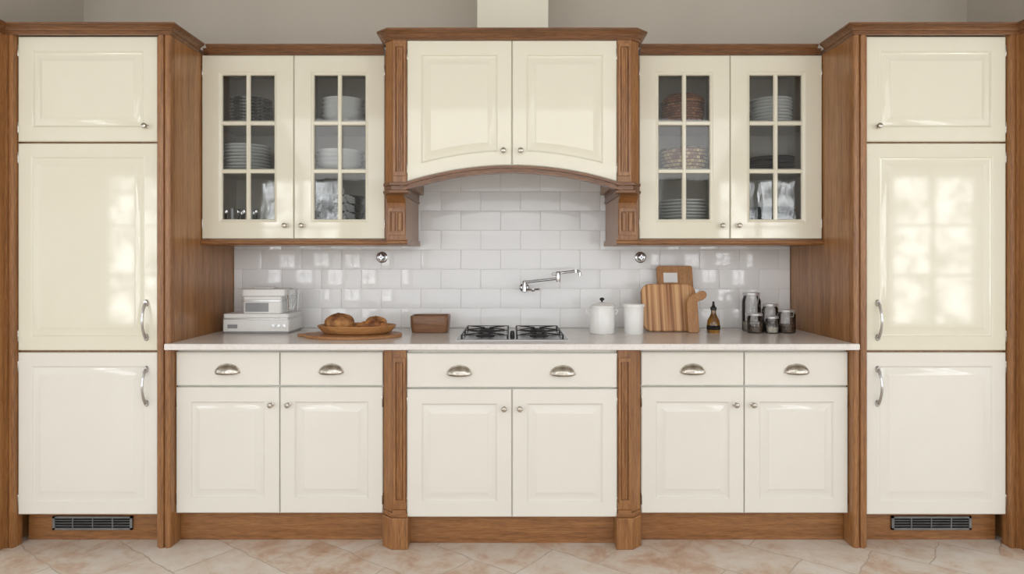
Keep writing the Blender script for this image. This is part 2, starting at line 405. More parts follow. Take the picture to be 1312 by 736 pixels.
# ------------------------------------------------------------ tall cabinets
def tall(s):
    root=thing('tall_cabinet','tall cream larder cabinet with walnut posts beside the %s'%('food processor' if s<0 else 'glass jars'),'cabinet',(s*1.795,-0.3,0))
    xe=2.208 if s<0 else 2.344
    m=MB(); m.box(s*1.456,s*2.10,-0.607,-0.004,0.126,ZT,WOODZ); m.box(s*1.456,s*2.10,-0.606,-0.004,ZT,TOP-0.002,WOODC)
    m.make('body',root)
    m=MB(); m.box(s*1.4355,s*1.4555,-0.61,-0.004,0,ZT+0.002,WOODP); m.make('side_panel',root)
    m=MB()
    pr=[(1.4358,-0.60),(1.4358,-0.640),(1.438,-0.646),(1.444,-0.650),(1.452,-0.651),(1.458,-0.648),(1.460,-0.640),(1.464,-0.640),(1.466,-0.648),(1.472,-0.652),(1.482,-0.652),(1.485,-0.645),(1.488,-0.645),(1.4955,-0.640),(1.4955,-0.60)]
    m.prism([(s*a,b) for a,b in pr],'xy',0,ZT+0.002,WOODZ)
    m.make('post',root)
    m=MB()
    pr=[(2.0945,-0.60),(2.0945,-0.645),(2.099,-0.652),(2.112,-0.652),(2.116,-0.644),(2.120,-0.652),(2.132,-0.652),(2.132,-0.60)]
    m.prism([(s*a,b) for a,b in pr],'xy',0,ZT+0.002,WOODZ)
    m.make('post',root)
    m=MB(); m.box(s*2.1325,s*xe,-0.70,-0.004,0,ZT+0.002,WOODP); m.box(s*2.1322,s*xe,-0.712,-0.70,0,0.13,WOODX); m.make('end_panel',root,bevel=0.003)
    m=MB(); m.box(s*1.4958,s*2.0942,-0.563,-0.540,0,0.125,WOODX); m.make('plinth',root,bevel=0.002)
    path=[(-xe,-0.70),(-2.133,-0.70),(-2.133,-0.652),(-1.4355,-0.652),(-1.4355,-0.408)]
    if s>0: path=[(-a,b) for a,b in path][::-1]
    m=MB(); m.sweep(path,CROWN,WOODC); m.make('cornice',root)
    yf=-0.63; x0,x1=sorted((s*1.4985,s*2.0915)); hx=s*2.0925
    door(root,x0,x1,1.714,ZT-0.004,yf,knobpos=(s*1.546,1.777),hinge_x=hx)
    door(root,x0,x1,0.829,1.706,yf,handle=(s*1.546,0.872,1.042),hinge_x=hx,rings=SOFT)
    door(root,x0,x1,0.134,0.820,yf,handle=(s*1.546,0.594,0.762),hinge_x=hx,rings=SOFT,mat=CREAMB)
    m=MB(); cx=s*1.812; w=0.172; z0,z1=0.046,0.104; y=-0.563
    m.box(cx-w,cx+w,y-0.004,y,z0,z1,DARK)
    m.box(cx-w,cx+w,y-0.010,y-0.001,z0,z0+0.008,GREYM); m.box(cx-w,cx+w,y-0.010,y-0.001,z1-0.008,z1,GREYM)
    m.box(cx-w,cx-w+0.010,y-0.010,y-0.001,z0,z1,GREYM); m.box(cx+w-0.010,cx+w,y-0.010,y-0.001,z0,z1,GREYM)
    for i in range(3):
        zz=z0+0.0165+i*0.0115; m.box(cx-w+0.01,cx+w-0.01,y-0.009,y-0.004,zz,zz+0.002,GREYM)
    for i in (1,2,3):
        xx=cx-w+i*2*w/4; m.box(xx-0.002,xx+0.002,y-0.0085,y-0.004,z0,z1,GREYM)
    m.make('vent_grille',root,label='grey metal ventilation grille')
tall(-1); tall(1)

# ------------------------------------------------------------ base cabinets
def base_side(s):
    root=thing('base_cabinet','cream two-drawer double base cabinet below the %s'%('bread tray' if s<0 else 'cutting boards'),'cabinet',(s*0.99,-0.3,0))
    xa,xb=0.549,1.4345
    m=MB(); m.box(s*xa,s*xb,-0.587,-0.004,0.126,0.836,CREAMB); m.make('body',root)
    m=MB(); m.box(s*0.552,s*xb,-0.563,-0.54,0,0.125,WOODX); m.make('plinth',root,bevel=0.002)
    yf=-0.61
    for a,b,kx,hx in ((0.992,1.4325,1.024,1.4300),(0.5510,0.9885,0.951,0.5540)):
        x0,x1=sorted((s*a,s*b)); drawer(root,x0,x1,0.676,0.820,yf,[(x0+x1)/2])
        door(root,x0,x1,0.1325,0.669,yf,knobpos=(s*kx,0.596),hinge_x=s*hx,mat=CREAMB)
    return root
base_side(-1); base_side(1)

root=thing('base_cabinet','cream central base cabinet under the hob with walnut pilasters','cabinet',(0,-0.3,0))
m=MB(); m.box(-0.4435,0.4435,-0.627,-0.004,0.126,0.836,CREAMB); m.make('body',root)
m=MB(); m.box(-0.446,0.446,-0.597,-0.575,0,0.125,WOODX); m.make('plinth',root,bevel=0.002)
drawer(root,-0.4425,0.4425,0.6755,0.820,-0.65,[-0.221,0.213])
door(root,-0.4425,-0.0015,0.131,0.669,-0.65,knobpos=(-0.033,0.588),hinge_x=-0.4415,mat=CREAMB)
door(root,0.0015,0.4425,0.131,0.669,-0.65,knobpos=(0.033,0.588),hinge_x=0.4415,mat=CREAMB)
for s in (-1,1):
    m=MB()
    pl=[(0.4445,-0.56),(0.4445,-0.650),(0.500,-0.650),(0.5475,-0.606),(0.5475,-0.56)]
    m.prism([(s*a,b) for a,b in pl],'xy',0.150,0.836,WOODZ)
    x0,x1=sorted((s*0.448,s*0.497)); fluted(m,x0,x1,-0.650,0.19,0.80,WOODZ)
    m.box(s*0.4445,s*0.500,-0.661,-0.650,0.150,0.163,WOODX)
    m.make('pilaster',root)
    m=MB()
    pl=[(0.436,-0.56),(0.436,-0.668),(0.506,-0.668),(0.5485,-0.626),(0.5485,-0.56)]
    m.prism([(s*a,b) for a,b in pl],'xy',0,0.132,WOODZ)
    pl=[(0.440,-0.56),(0.440,-0.661),(0.504,-0.661),(0.548,-0.618),(0.548,-0.56)]
    m.prism([(s*a,b) for a,b in pl],'xy',0.132,0.151,WOODX)
    m.make('plinth_block',root,bevel=0.003)

# ------------------------------------------------------------ worktop
m=MB(); pl=[(-1.4345,-0.004),(-1.4345,-0.654),(-1.447,-0.654),(-1.447,-0.682),(1.447,-0.682),(1.447,-0.654),(1.4345,-0.654),(1.4345,-0.004)]
m.prism(pl,'xy',0.8365,0.863,QUARTZ)
m.make('worktop',None,bevel=0.004,label='long off-white stone worktop over the base cabinets',category='countertop')
ZC=0.863

# ------------------------------------------------------------ backsplash
m=MB(); m.box(-1.434,1.434,-0.006,-0.001,ZC+0.0005,1.70,GROUT)
rh,tw,g=0.1005,0.205,0.0024
row=0; z=ZC+0.001
while z<1.70:
    z1=min(z+rh-g,1.698); off=(row%2)*tw/2+0.045
    k=-9
    while True:
        xa=k*tw+off; xb=xa+tw-g; k+=1
        if xa>1.43: break
        xa2,xb2=max(xa,-1.432),min(xb,1.432)
        if xb2-xa2<0.01: continue
        ta,tb=random.uniform(-1,1)*0.0010,random.uniform(-1,1)*0.0007
        e=0.0022
        def Y(x,zz,base): return base+ta*((x-xa2)/(xb2-xa2)-0.5)*2+tb*((zz-z)/(z1-z)-0.5)*2
        vs=[(xa2,-0.006,z),(xb2,-0.006,z),(xb2,-0.006,z1),(xa2,-0.006,z1)]
        for (i1,bs) in ((0.0,-0.0084),(e*0.35,-0.0090),(e,-0.0093)):
            for x,zz in ((xa2+i1,z+i1),(xb2-i1,z+i1),(xb2-i1,z1-i1),(xa2+i1,z1-i1)): vs.append((x,Y(x,zz,bs),zz))
        fs=[(0,3,2,1)]
        for r in range(3):
            for q in range(4):
                w=(q+1)%4; fs.append((r*4+q,r*4+w,(r+1)*4+w,(r+1)*4+q))
        fs.append((12,13,14,15)); m.add(vs,fs,TILE)
    z+=rh; row+=1
m.make('tile_backsplash',None,angle=60,label='glossy white brick-bond tile backsplash above the worktop',category='backsplash')

# ------------------------------------------------------------ wall cabinets with glass doors
SH1,SH2,FL=1.640,1.865,1.330
def glass_door(parent,x0,x1,z0,z1,yf,kx,hx):
    m=MB(); fw=0.091
    m.panel(x0,x1,z1,lambda x:z0,yf+TH,[(0,0),(0,.018),(.004,TH),(fw-.014,TH),(fw-.010,.019),(fw-.004,.017),(fw,.012),(fw,0)],CREAM,hole=True)
    gx0,gx1,gz0,gz1=x0+fw,x1-fw,z0+fw,z1-fw
    cx=(gx0+gx1)/2; mw=0.0095
    def bar(a0,a1,b0,b1,vert):
        if vert: m.prism([(a0,yf+0.018),(a0,yf+0.009),(a0+0.004,yf+0.004),(a1-0.004,yf+0.004),(a1,yf+0.009),(a1,yf+0.018)],'xy',b0,b1,CREAM)
        else: m.prism([(yf+0.018,b0),(yf+0.009,b0),(yf+0.004,b0+0.004),(yf+0.004,b1-0.004),(yf+0.009,b1),(yf+0.018,b1)],'yz',a0,a1,CREAM)
    bar(cx-mw,cx+mw,gz0-0.002,gz1+0.002,True)
    for t in (1/3,2/3):
        zz=gz0+(gz1-gz0)*t
        bar(gx0-0.002,cx-mw+0.002,zz-mw,zz+mw,False); bar(cx+mw-0.002,gx1+0.002,zz-mw,zz+mw,False)
    d=m.make('door',parent,angle=18)
    m=MB(); m.box(gx0-0.001,gx1+0.001,yf+0.0185,yf+0.0215,gz0-0.001,gz1+0.001,GLASS); m.make('glass_pane',d,label='clear glass')
    knob(d,kx,yf,1.371)
    for zz in (z0+0.07,z1-0.07): hinge(d,hx,yf+0.004,zz)
    return d

def wall_cab(s):
    root=thing('wall_cabinet','cream glazed wall cabinet holding %s'%('white crockery' if s<0 else 'patterned baskets and plates'),'cabinet',(s*1.0,-0.18,1.282))
    a,b=0.565,1.4345
    m=MB(); yb=-0.347
    m.box(s*a,s*b,-0.018,-0.013,1.312,ZT,CREAM_IN)
    m.box(s*a,s*(a+0.024),yb,-0.018,1.312,ZT,CREAM_IN); m.box(s*(b-0.018),s*b,yb,-0.018,1.312,ZT,CREAM_IN)
    m.box(s*0.998,s*1.012,yb,-0.018,1.312,ZT,CREAM_IN)
    m.box(s*(a+.024),s*(b-.018),yb,-0.018,1.312,FL,CREAM_IN); m.box(s*(a+.024),s*(b-.018),yb,-0.018,ZT-0.018,ZT,CREAM_IN)
    m.make('body',root)
    m=MB(); m.box(s*0.566,s*0.586,-0.368,yb-0.0005,1.308,ZT,WOODZ); m.make('stile',root,bevel=0.002)
    for zz in (SH1,SH2):
        for xa,xb in ((a+.0245,0.9975),(1.0125,b-.0185)):
            m=MB(); m.box(s*xa,s*xb,-0.335,-0.019,zz-0.016,zz,CREAM_IN); m.make('shelf',root,bevel=0.002)
    m=MB()
    m.prism([(-0.376,1.282),(-0.382,1.288),(-0.380,1.298),(-0.372,1.303),(-0.372,1.3075),(-0.020,1.3075),(-0.020,1.282)],'yz',s*a,s*b,WOODX)
    m.make('light_rail',root)
    m=MB(); p=[(-1.400,-0.372),(-0.590,-0.372)]
    if s>0: p=[(-x,y) for x,y in p][::-1]
    m.sweep(p,CROWN,WOODC); m.box(s*0.59,s*1.43,-0.365,-0.004,ZT+0.001,ZT+0.03,WOODC); m.make('cornice',root)
    for xa,xb,kx,hx in ((1.0095,1.4325,1.045,1.4315),(0.5875,1.0065,0.968,0.5885)):
        x0,x1=sorted((s*xa,s*xb)); glass_door(root,x0,x1,1.310,ZT-0.004,-0.37,s*kx,s*hx)
wall_cab(-1); wall_cab(1)

# ------------------------------------------------------------ cooker hood cabinet
root=thing('hood_cabinet','cream cooker hood cabinet with arched walnut valance over the hob','cooker hood',(0,-0.3,1.28))
arch=lambda x:1.620-0.071*(x/0.4536)**2
m=MB(); m.box(-0.4525,0.4525,-0.557,-0.02,1.690,ZT,CREAM)
m.box(-0.4525,0.4525,-0.556,-0.02,1.683,1.690,STEEL)
m.box(-0.50,0.50,-0.575,-0.02,ZT,TOP-0.002,WOODC)
m.make('body',root)
m=MB()
m.box(-0.25,0.25,-0.48,-0.18,1.676,1.683,STEEL)
for k in range(10): m.box(-0.24,0.24,-0.47+k*0.029,-0.457+k*0.029,1.673,1.677,STEEL)
m.make('grease_filter',root)
door(root,-0.4525,-0.0015,0,ZT-0.004,-0.58,knobpos=(-0.037,1.682),hinge_x=-0.4515,bot=arch,nb=20)
door(root,0.0015,0.4525,0,ZT-0.004,-0.58,knobpos=(0.037,1.682),hinge_x=0.4515,bot=arch,nb=20)
m=MB(); n=48
xs=[-0.478+0.956*i/n for i in range(n+1)]
def band(a,b,y0,y1):
    poly=[(x,arch(x)-a) for x in xs]+[(x,arch(x)-b) for x in reversed(xs)]
    m.prism(poly,'xz',y0,y1,WOODC)
band(0.002,0.034,-0.590,-0.556); band(0.004,0.014,-0.598,-0.590); band(0.026,0.034,-0.595,-0.590)
m.make('valance',root,angle=30)
m=MB(); poly=[(x,arch(x)-0.004) for x in xs]+[(0.452,1.69),(-0.452,1.69)]
m.prism([(max(-0.452,min(0.452,a)),b) for a,b in poly],'xz',-0.556,-0.545,CREAM); m.make('front_board',root)
for s in (-1,1):
    m=MB()
    pl=[(0.4535,-0.02),(0.4535,-0.583),(0.512,-0.583),(0.550,-0.548),(0.550,-0.40),(0.5640,-0.37),(0.5640,-0.02)]
    m.prism([(s*a,b) for a,b in pl],'xy',1.545,ZT,WOODZ)
    x0,x1=sorted((s*0.457,s*0.509)); fluted(m,x0,x1,-0.583,1.575,ZT-0.02,WOODZ)
    m.make('pilaster',root)
    m=MB()
    for (z0,z1,e) in ((1.532,1.546,0.010),(1.512,1.532,0.004),(1.500,1.512,0.012)):
        pl=[(0.4785-e*0.4,-0.02),(0.4785-e*0.4,-0.50),(0.456-e,-0.53),(0.456-e,-0.589-e),(0.516+e,-0.589-e),(0.552+e*0.7,-0.552),(0.552+e*0.7,-0.40),(0.5640,-0.385),(0.5640,-0.02)]
        m.prism([(s*a,b) for a,b in pl],'xy',z0,z1,WOODC)
    m.make('capital',root,bevel=0.002)
    m=MB()
    pl=[(-0.02,1.308),(-0.430,1.308),(-0.430,1.452),(-0.436,1.470),(-0.452,1.484),(-0.476,1.492),(-0.50,1.4995),(-0.02,1.4995)]
    m.prism(pl,'yz',s*0.480,s*0.5640,WOODZ)
    x0,x1=sorted((s*0.484,s*0.560)); fluted(m,x0,x1,-0.430,1.325,1.446,WOODZ)
    m.make('cheek',root,angle=30)
    m=MB(); m.prism([(-0.436,1.282),(-0.446,1.288),(-0.444,1.298),(-0.436,1.303),(-0.436,1.3075),(-0.020,1.3075),(-0.020,1.282)],'yz',s*0.472,s*0.5640,WOODX); m.make('light_rail',root)
m=MB(); m.sweep([(-0.552,-0.372),(-0.552,-0.552),(-0.518,-0.586),(0.518,-0.586),(0.552,-0.552),(0.552,-0.372)],CROWN,WOODC)
m.make('cornice',root)
m=MB(); m.box(-0.163,0.170,-0.33,-0.004,TOP,2.748,CREAM); m.make('hood_chimney',root,bevel=0.002)

# ------------------------------------------------------------ gas hob
root=thing('gas_hob','four-burner gas hob with black cast iron grates set into the worktop','hob',(0,-0.345,ZC))
hx0,hx1,hy0,hy1=-0.246,0.249,-0.572,-0.115
m=MB(); m.box(hx0,hx1,hy0,hy1,ZC,ZC+0.004,STEEL); m.box(hx0+0.006,hx1-0.006,hy0+0.006,hy1-0.006,ZC+0.004,ZC+0.006,HOBG); m.make('hob_plate',root,bevel=0.0012)
for cx in (-0.119,0.122):
    for cy in (-0.44,-0.23):
        m=MB(); m.lathe([(0,0),(0.042,0),(0.042,0.004),(0.035,0.006),(0.033,0.010),(0.026,0.012),(0.024,0.014),(0,0.015)],(cx,cy,ZC+0.006),BLACK,seg=28)
        m.make('burner',root)
    m=MB(); x0,x1,y0,y1=cx-0.100,cx+0.100,-0.545,-0.135; zt=ZC+0.025; r=0.0026
    for xx in (x0,x1): m.box(xx-r,xx+r,y0,y1,zt-0.005,zt-0.001,BLACK)
    for yy in (y0,(y0+y1)/2,y1): m.box(x0,x1,yy-r,yy+r,zt-0.005,zt-0.001,BLACK)
    for xx in (x0,x1):
        for yy in (y0,(y0+y1)/2,y1): m.box(xx-0.004,xx+0.004,yy-0.004,yy+0.004,ZC+0.006,zt-0.002,BLACK)
    for cy in (-0.44,-0.23):
        for k in range(4):
            a=math.pi/4+k*math.pi/2
            M=Matrix.Translation((cx,cy,0))@Matrix.Rotation(a,4,'Z')
            m.box(0.018,0.118,-r,r,zt-0.005,zt,BLACK,M)
    m.make('grate',root,bevel=0.001)
for i in range(4):
    m=MB(); m.lathe([(0,0),(0.011,0),(0.011,0.004),(0.009,0.007),(0.008,0.013),(0,0.014)],(0.0015,-0.50+i*0.052,ZC+0.006),BLACK,seg=20); m.make('control_knob',root)

# ------------------------------------------------------------ pot filler tap
root=thing('pot_filler_tap','chrome jointed pot filler tap mounted on the white tiles','tap',(0.064,-0.013,1.08))
m=MB(); m.lathe([(0,0),(0.024,0),(0.024,0.004),(0.019,0.008),(0.011,0.011),(0.010,0.05),(0,0.05)],(0.064,-0.0098,1.070),CHROME,axis='y')
m.lathe([(0,0),(0.009,0),(0.012,0.003),(0.012,0.054),(0.010,0.058),(0,0.060)],(0.064,-0.066,1.050),CHROME); m.make('wall_valve',root)
m=MB(); m.tube([(0.064,-0.066,1.062),(0.088,-0.085,1.062),(0.100,-0.095,1.062)],[0.006,0.006,0.006],CHROME)
m.lathe([(0,0),(0.008,0),(0.010,0.003),(0.010,0.012),(0,0.014)],(0.106,-0.098,1.055),CHROME)
m.tube([(0.106,-0.098,1.064),(0.137,-0.12,1.067)],[0.004,0.0055],CHROME); m.make('lever',root)
m=MB(); m.tube([(0.064,-0.066,1.099),(0.12,-0.10,1.107),(0.225,-0.15,1.120)],[0.0078,0.0070,0.0070],CHROME)
m.lathe([(0,0),(0.010,0),(0.011,0.003),(0.011,0.047),(0.009,0.051),(0,0.052)],(0.228,-0.152,1.105),CHROME); m.make('lower_arm',root)
m=MB(); m.tube([(0.196,-0.156,1.143),(0.215,-0.152,1.144),(0.26,-0.14,1.151),(0.325,-0.11,1.158),(0.336,-0.106,1.156),(0.340,-0.104,1.146)],[0.006,0.007,0.007,0.007,0.007,0.007],CHROME)
m.lathe([(0,0),(0.009,0),(0.009,0.016),(0,0.016)],(0.340,-0.104,1.134),CHROME)
m.lathe([(0,0),(0.009,0),(0.009,0.016),(0,0.016)],(0.318,-0.113,1.149),CHROME); m.make('upper_arm',root)

for x in (-0.669,0.661):
    m=MB(); m.lathe([(0,0),(0.029,0),(0.029,0.004),(0.025,0.007),(0.018,0.008),(0.017,0.012),(0.014,0.016),(0.014,0.022),(0.010,0.026),(0,0.027)],(x,-0.0098,1.226),CHROME,axis='y')
    m.box(x-0.015,x+0.015,-0.044,-0.034,1.2225,1.2295,CHROME); m.box(x-0.0035,x+0.0035,-0.044,-0.034,1.211,1.241,CHROME)
    m.make('wall_tap',None,bevel=0.0008,label='small round chrome tap rosette on the white tiles',category='wall fitting',group='round chrome fittings on the backsplash')

# ------------------------------------------------------------ food processor
root=thing('food_processor','white and silver food processor standing on the worktop','kitchen appliance',(-1.21,-0.19,ZC))
m=MB()
def rrect(x0,x1,y0,y1,r,n=5):
    p=[]
    for cx,cy,a0 in ((x1-r,y1-r,0),(x0+r,y1-r,90),(x0+r,y0+r,180),(x1-r,y0+r,270)):
        for i in range(n+1):
            a=math.radians(a0+90*i/n); p.append((cx+r*math.cos(a),cy+r*math.sin(a)))
    return p
m.prism(rrect(-1.37,-1.058,-0.29,-0.09,0.010),'xy',ZC,ZC+0.010,GREYP)
m.prism(rrect(-1.372,-1.056,-0.292,-0.088,0.012),'xy',ZC+0.010,ZC+0.066,PLASTIC)
m.prism(rrect(-1.372,-1.056,-0.292,-0.088,0.012),'xy',ZC+0.066,ZC+0.074,STEEL)
m.prism(rrect(-1.370,-1.058,-0.290,-0.090,0.012),'xy',ZC+0.074,ZC+0.094,PLASTIC)
m.make('motor_base',root,bevel=0.002)
m=MB(); m.box(-1.345,-1.30,-0.296,-0.291,ZC+0.026,ZC+0.044,GREYP); m.make('display',root)
for i in range(3):
    m=MB(); m.lathe([(0,0),(0.009,0),(0.009,0.004),(0,0.005)],(-1.13+i*0.026,-0.292,ZC+0.036),STEEL,seg=18,axis='y'); m.make('button',root)
m=MB(); m.prism(rrect(-1.285,-1.100,-0.27,-0.11,0.014),'xy',ZC+0.0945,ZC+0.175,PLASTIC)
m.prism(rrect(-1.289,-1.096,-0.274,-0.106,0.014),'xy',ZC+0.150,ZC+0.160,STEEL)
m.box(-1.270,-1.160,-0.2735,-0.270,ZC+0.103,ZC+0.145,GREYP)
m.make('work_bowl',root,bevel=0.002)
m=MB(); m.prism(rrect(-1.289,-1.083,-0.274,-0.106,0.014),'xy',ZC+0.176,ZC+0.210,PLASTIC)
m.prism(rrect(-1.25,-1.15,-0.23,-0.15,0.01),'xy',ZC+0.210,ZC+0.218,PLASTIC); m.make('lid',root,bevel=0.004)
m=MB(); m.tube([(-1.099,-0.19,ZC+0.112),(-1.066,-0.19,ZC+0.116),(-1.052,-0.19,ZC+0.14),(-1.046,-0.19,ZC+0.185),(-1.056,-0.19,ZC+0.206),(-1.084,-0.19,ZC+0.202)],0.006,PLASTIC,seg=12)
m.make('handle',root,label='white plastic handle')
m=MB(); m.lathe([(0,0),(0.026,0),(0.034,0.10),(0.036,0.102)],(-1.058,-0.235,ZC+0.108),JARG,seg=24)
m.make('measuring_cup',root,label='clear plastic measuring cup')

# ------------------------------------------------------------ bread on boards
root=thing('bread_board','flat oval wooden board with short handle lying on the worktop','cutting board',(-0.735,-0.40,ZC))
m=MB(); cx,cy=-0.725,-0.405
poly=[]
for i in range(64):
    a=2*math.pi*i/64; poly.append((cx+0.222*math.cos(a),cy+0.155*math.sin(a)))
m.prism(poly,'xy',ZC,ZC+0.014,BOARD)
m.make('board',root,bevel=0.003)
m=MB(); pl=[(-0.925,-0.435),(-0.965,-0.428),(-0.978,-0.412),(-0.978,-0.400),(-0.965,-0.386),(-0.925,-0.378)]
m.prism(pl,'xy',ZC+0.001,ZC+0.013,BOARD); m.make('handle',root,bevel=0.003)
m=MB(); zz=ZC+0.014; cx,cy=-0.710,-0.395
prof=[(0,0),(0.135,0),(0.155,0.006),(0.172,0.024),(0.180,0.036),(0.176,0.039),(0.170,0.036),(0.158,0.022),(0.140,0.012),(0,0.010)]
m.lathe(prof,(cx,cy,zz),TRAYW,seg=56,sy=0.62)
m.make('bread_tray',None,angle=50,label='oval honey-wood tray holding bread, resting on the oval board',category='tray')
def lump(name,c,rx,ry,rz,mat,label,cat,seed=1):
    rnd=random.Random(seed); ph=[rnd.uniform(0,6.28) for _ in range(6)]
    vs=[];fs=[];nu,nv=36,18
    for j in range(nv+1):
        v=math.pi*j/nv
        for i in range(nu):
            u=2*math.pi*i/nu
            k=1+0.03*math.sin(3*u+ph[0])+0.03*math.sin(2*u+4*v+ph[1])+0.02*math.sin(5*u-3*v+ph[2])
            zc=math.cos(v); 
            if zc<-0.55: zc=-0.55+(zc+0.55)*0.15
            vs.append((c[0]+rx*k*math.sin(v)**0.9*math.cos(u) if 0<j<nv else c[0],c[1]+ry*k*math.sin(v)**0.9*math.sin(u) if 0<j<nv else c[1],c[2]+rz*k*zc))
    for j in range(nv):
        for i in range(nu):
            q=(i+1)%nu; fs.append((j*nu+i,j*nu+q,(j+1)*nu+q,(j+1)*nu+i))
    m=MB(); m.add(vs,fs,mat); return m.make(name,None,angle=80,label=label,category=cat)
tz=ZC+0.014+0.012
lump('bread_loaf',(-0.790,-0.40,tz+0.032),0.068,0.058,0.047,BREAD,'round crusty brown bread loaf on the wooden tray','bread',seed=3)
def croissant(c,R,name,label,rot,r0=0.024):
    m=MB(); pts=[];rad=[];n=60
    for i in range(n+1):
        t=i/n*2-1; a=t*1.2
        x=R*math.sin(a)*1.25; y=R*(math.cos(a)-0.6)
        q=Vector((x,y,0)); q.rotate(Matrix.Rotation(rot,3,'Z'))
        pts.append((c[0]+q.x,c[1]+q.y,c[2]+r0)); rr=r0*(1-abs(t)**1.8*0.72)
        rr*=0.92+0.20*abs(math.sin(i*math.pi/8.6)); rad.append(rr)
    m.tube(pts,rad,CROIS,seg=18); return m.make(name,None,angle=60,label=label,category='pastry')
croissant((-0.632,-0.425,tz+0.002),0.056,'croissant','golden brown croissant on the wooden tray',0.0,0.023)
lump('bread_roll',(-0.632,-0.352,tz+0.026),0.052,0.026,0.036,BREAD,'small oval browned bread roll behind the croissant','bread',seed=12)

def open_box(x0,x1,y0,y1,z0,z1,mat,t=0.009,r=0.022):
    m=MB(); rings=[]
    for ins,z in ((0.012,z0),(0.006,z0+0.003),(0.001,z0+0.04),(0.0,z1-0.003),(0.002,z1),(t-0.002,z1),(t,z1-0.003),(t+0.006,z0+t)):
        rings.append([(a,b,z) for a,b in rrect(x0+ins,x1-ins,y0+ins,y1-ins,r)])
    k=len(rings[0]); vs=[p for rg in rings for p in rg]; fs=[tuple(range(k))]
    for i in range(len(rings)-1):
        for q in range(k):
            w=(q+1)%k; fs.append((i*k+q,i*k+w,(i+1)*k+w,(i+1)*k+q))
    fs.append(tuple((len(rings)-1)*k+q for q in range(k)))
    m.add(vs,fs,mat); return m
open_box(-0.487,-0.303,-0.275,-0.135,ZC,ZC+0.082,BOWLW).make('wooden_box',None,angle=45,label='low brown wooden box with rounded corners on the worktop',category='box')

# ------------------------------------------------------------ white canisters
root=thing('lidded_canister','white enamel lidded canister with small side ears on the worktop','canister',(0.428,-0.275,ZC))
cx,cy=0.428,-0.275
m=MB(); m.lathe([(0,0),(0.055,0),(0.059,0.004),(0.060,0.05),(0.060,0.110),(0.056,0.120),(0.055,0.125),(0.058,0.127),(0,0.127)],(cx,cy,ZC),WHITE); m.make('canister_body',root,angle=50)
for s in (-1,1):
    m=MB(); m.tube([(cx+s*0.058,cy,ZC+0.112),(cx+s*0.070,cy,ZC+0.114),(cx+s*0.073,cy,ZC+0.104),(cx+s*0.068,cy,ZC+0.094),(cx+s*0.058,cy,ZC+0.092)],0.0035,WHITE,seg=10); m.make('handle',root)
m=MB(); m.lathe([(0,0.127),(0.061,0.127),(0.061,0.132),(0.045,0.142),(0.015,0.149),(0,0.150)],(cx,cy,ZC),WHITE); m.make('lid',root)
m=MB(); m.lathe([(0.004,0.149),(0.005,0.155),(0.011,0.159),(0.011,0.166),(0.006,0.170),(0,0.171)],(cx,cy,ZC),BLACK,seg=20); m.make('lid_knob',root,label='dark round lid knob')
root=thing('storage_canister','plain white ceramic canister with flat lid on the worktop','canister',(0.5785,-0.28,ZC))
m=MB(); m.lathe([(0,0),(0.042,0),(0.045,0.004),(0.047,0.124),(0.044,0.128),(0,0.128)],(0.5785,-0.28,ZC),WHITE); m.make('canister_body',root)
m=MB(); m.lathe([(0,0.128),(0.0515,0.128),(0.0515,0.136),(0.048,0.141),(0,0.143)],(0.5785,-0.28,ZC),WHITE); m.make('lid',root)

# ------------------------------------------------------------ cutting boards leaning on the tiles
def lean(xc,yb,ang): return Matrix.Translation((xc,yb,ZC))@Matrix.Rotation(-ang,4,'X')
M=lean(0.822,-0.125,math.radians(13))
root=thing('cutting_board','tall tan cutting board with white paper tag leaning on the tiles','cutting board',(0.822,-0.1,ZC))
m=MB(); m.prism(rrect(-0.090,0.090,0,0.325,0.012),'xz',-0.018,0,BOARD2,M); m.make('board',root,bevel=0.002)
m=MB(); m.box(-0.058,0.012,-0.0195,-0.0182,0.238,0.288,PAPER,M); m.make('paper_tag',root,label='blank white paper tag')
M=lean(0.767,-0.205,math.radians(15))
m=MB(); m.prism(rrect(-0.134,0.134,0,0.235,0.045,10),'xz',-0.020,0,STRIPE,M)
m.make('cutting_board',None,bevel=0.004,label='wide striped acacia cutting board with rounded corners, leaning upright',category='cutting board')
M=lean(0.867,-0.257,math.radians(14))
m=MB()
poly=[(-0.022,0.0),(0.024,0.0),(0.028,0.006),(0.028,0.145),(0.036,0.156),(0.056,0.160),(0.070,0.170),(0.076,0.184),(0.072,0.197),(0.060,0.205),(0.044,0.203),(0.028,0.194),(0.012,0.190),(-0.004,0.181),(-0.016,0.166),(-0.025,0.150),(-0.026,0.140),(-0.026,0.006)]
m.prism(poly,'xz',-0.012,0,BOARD2,M)
m.make('serving_paddle',None,bevel=0.003,label='small wooden paddle board with round-ended handle leaning on the striped board',category='cutting board')

root=thing('oil_bottle','small amber oil bottle with dark pourer on the worktop','bottle',(0.966,-0.25,ZC))
m=MB(); m.lathe([(0,0),(0.027,0),(0.030,0.004),(0.031,0.035),(0.028,0.060),(0.016,0.082),(0.012,0.095),(0.012,0.108),(0,0.108)],(0.966,-0.25,ZC),AMBER,seg=28); m.make('bottle_body',root)
m=MB(); m.lathe([(0,0.108),(0.0145,0.108),(0.0145,0.122),(0.009,0.126),(0.006,0.135),(0.005,0.150),(0,0.151)],(0.966,-0.25,ZC),BLACK,seg=20); m.make('pourer',root)
m=MB(); m.lathe([(0.0306,0.016),(0.0316,0.016),(0.0316,0.036),(0.0300,0.038),(0.0306,0.016)],(0.966,-0.25,ZC),DARK,seg=28); m.make('bottle_label',root,label='blank dark band')

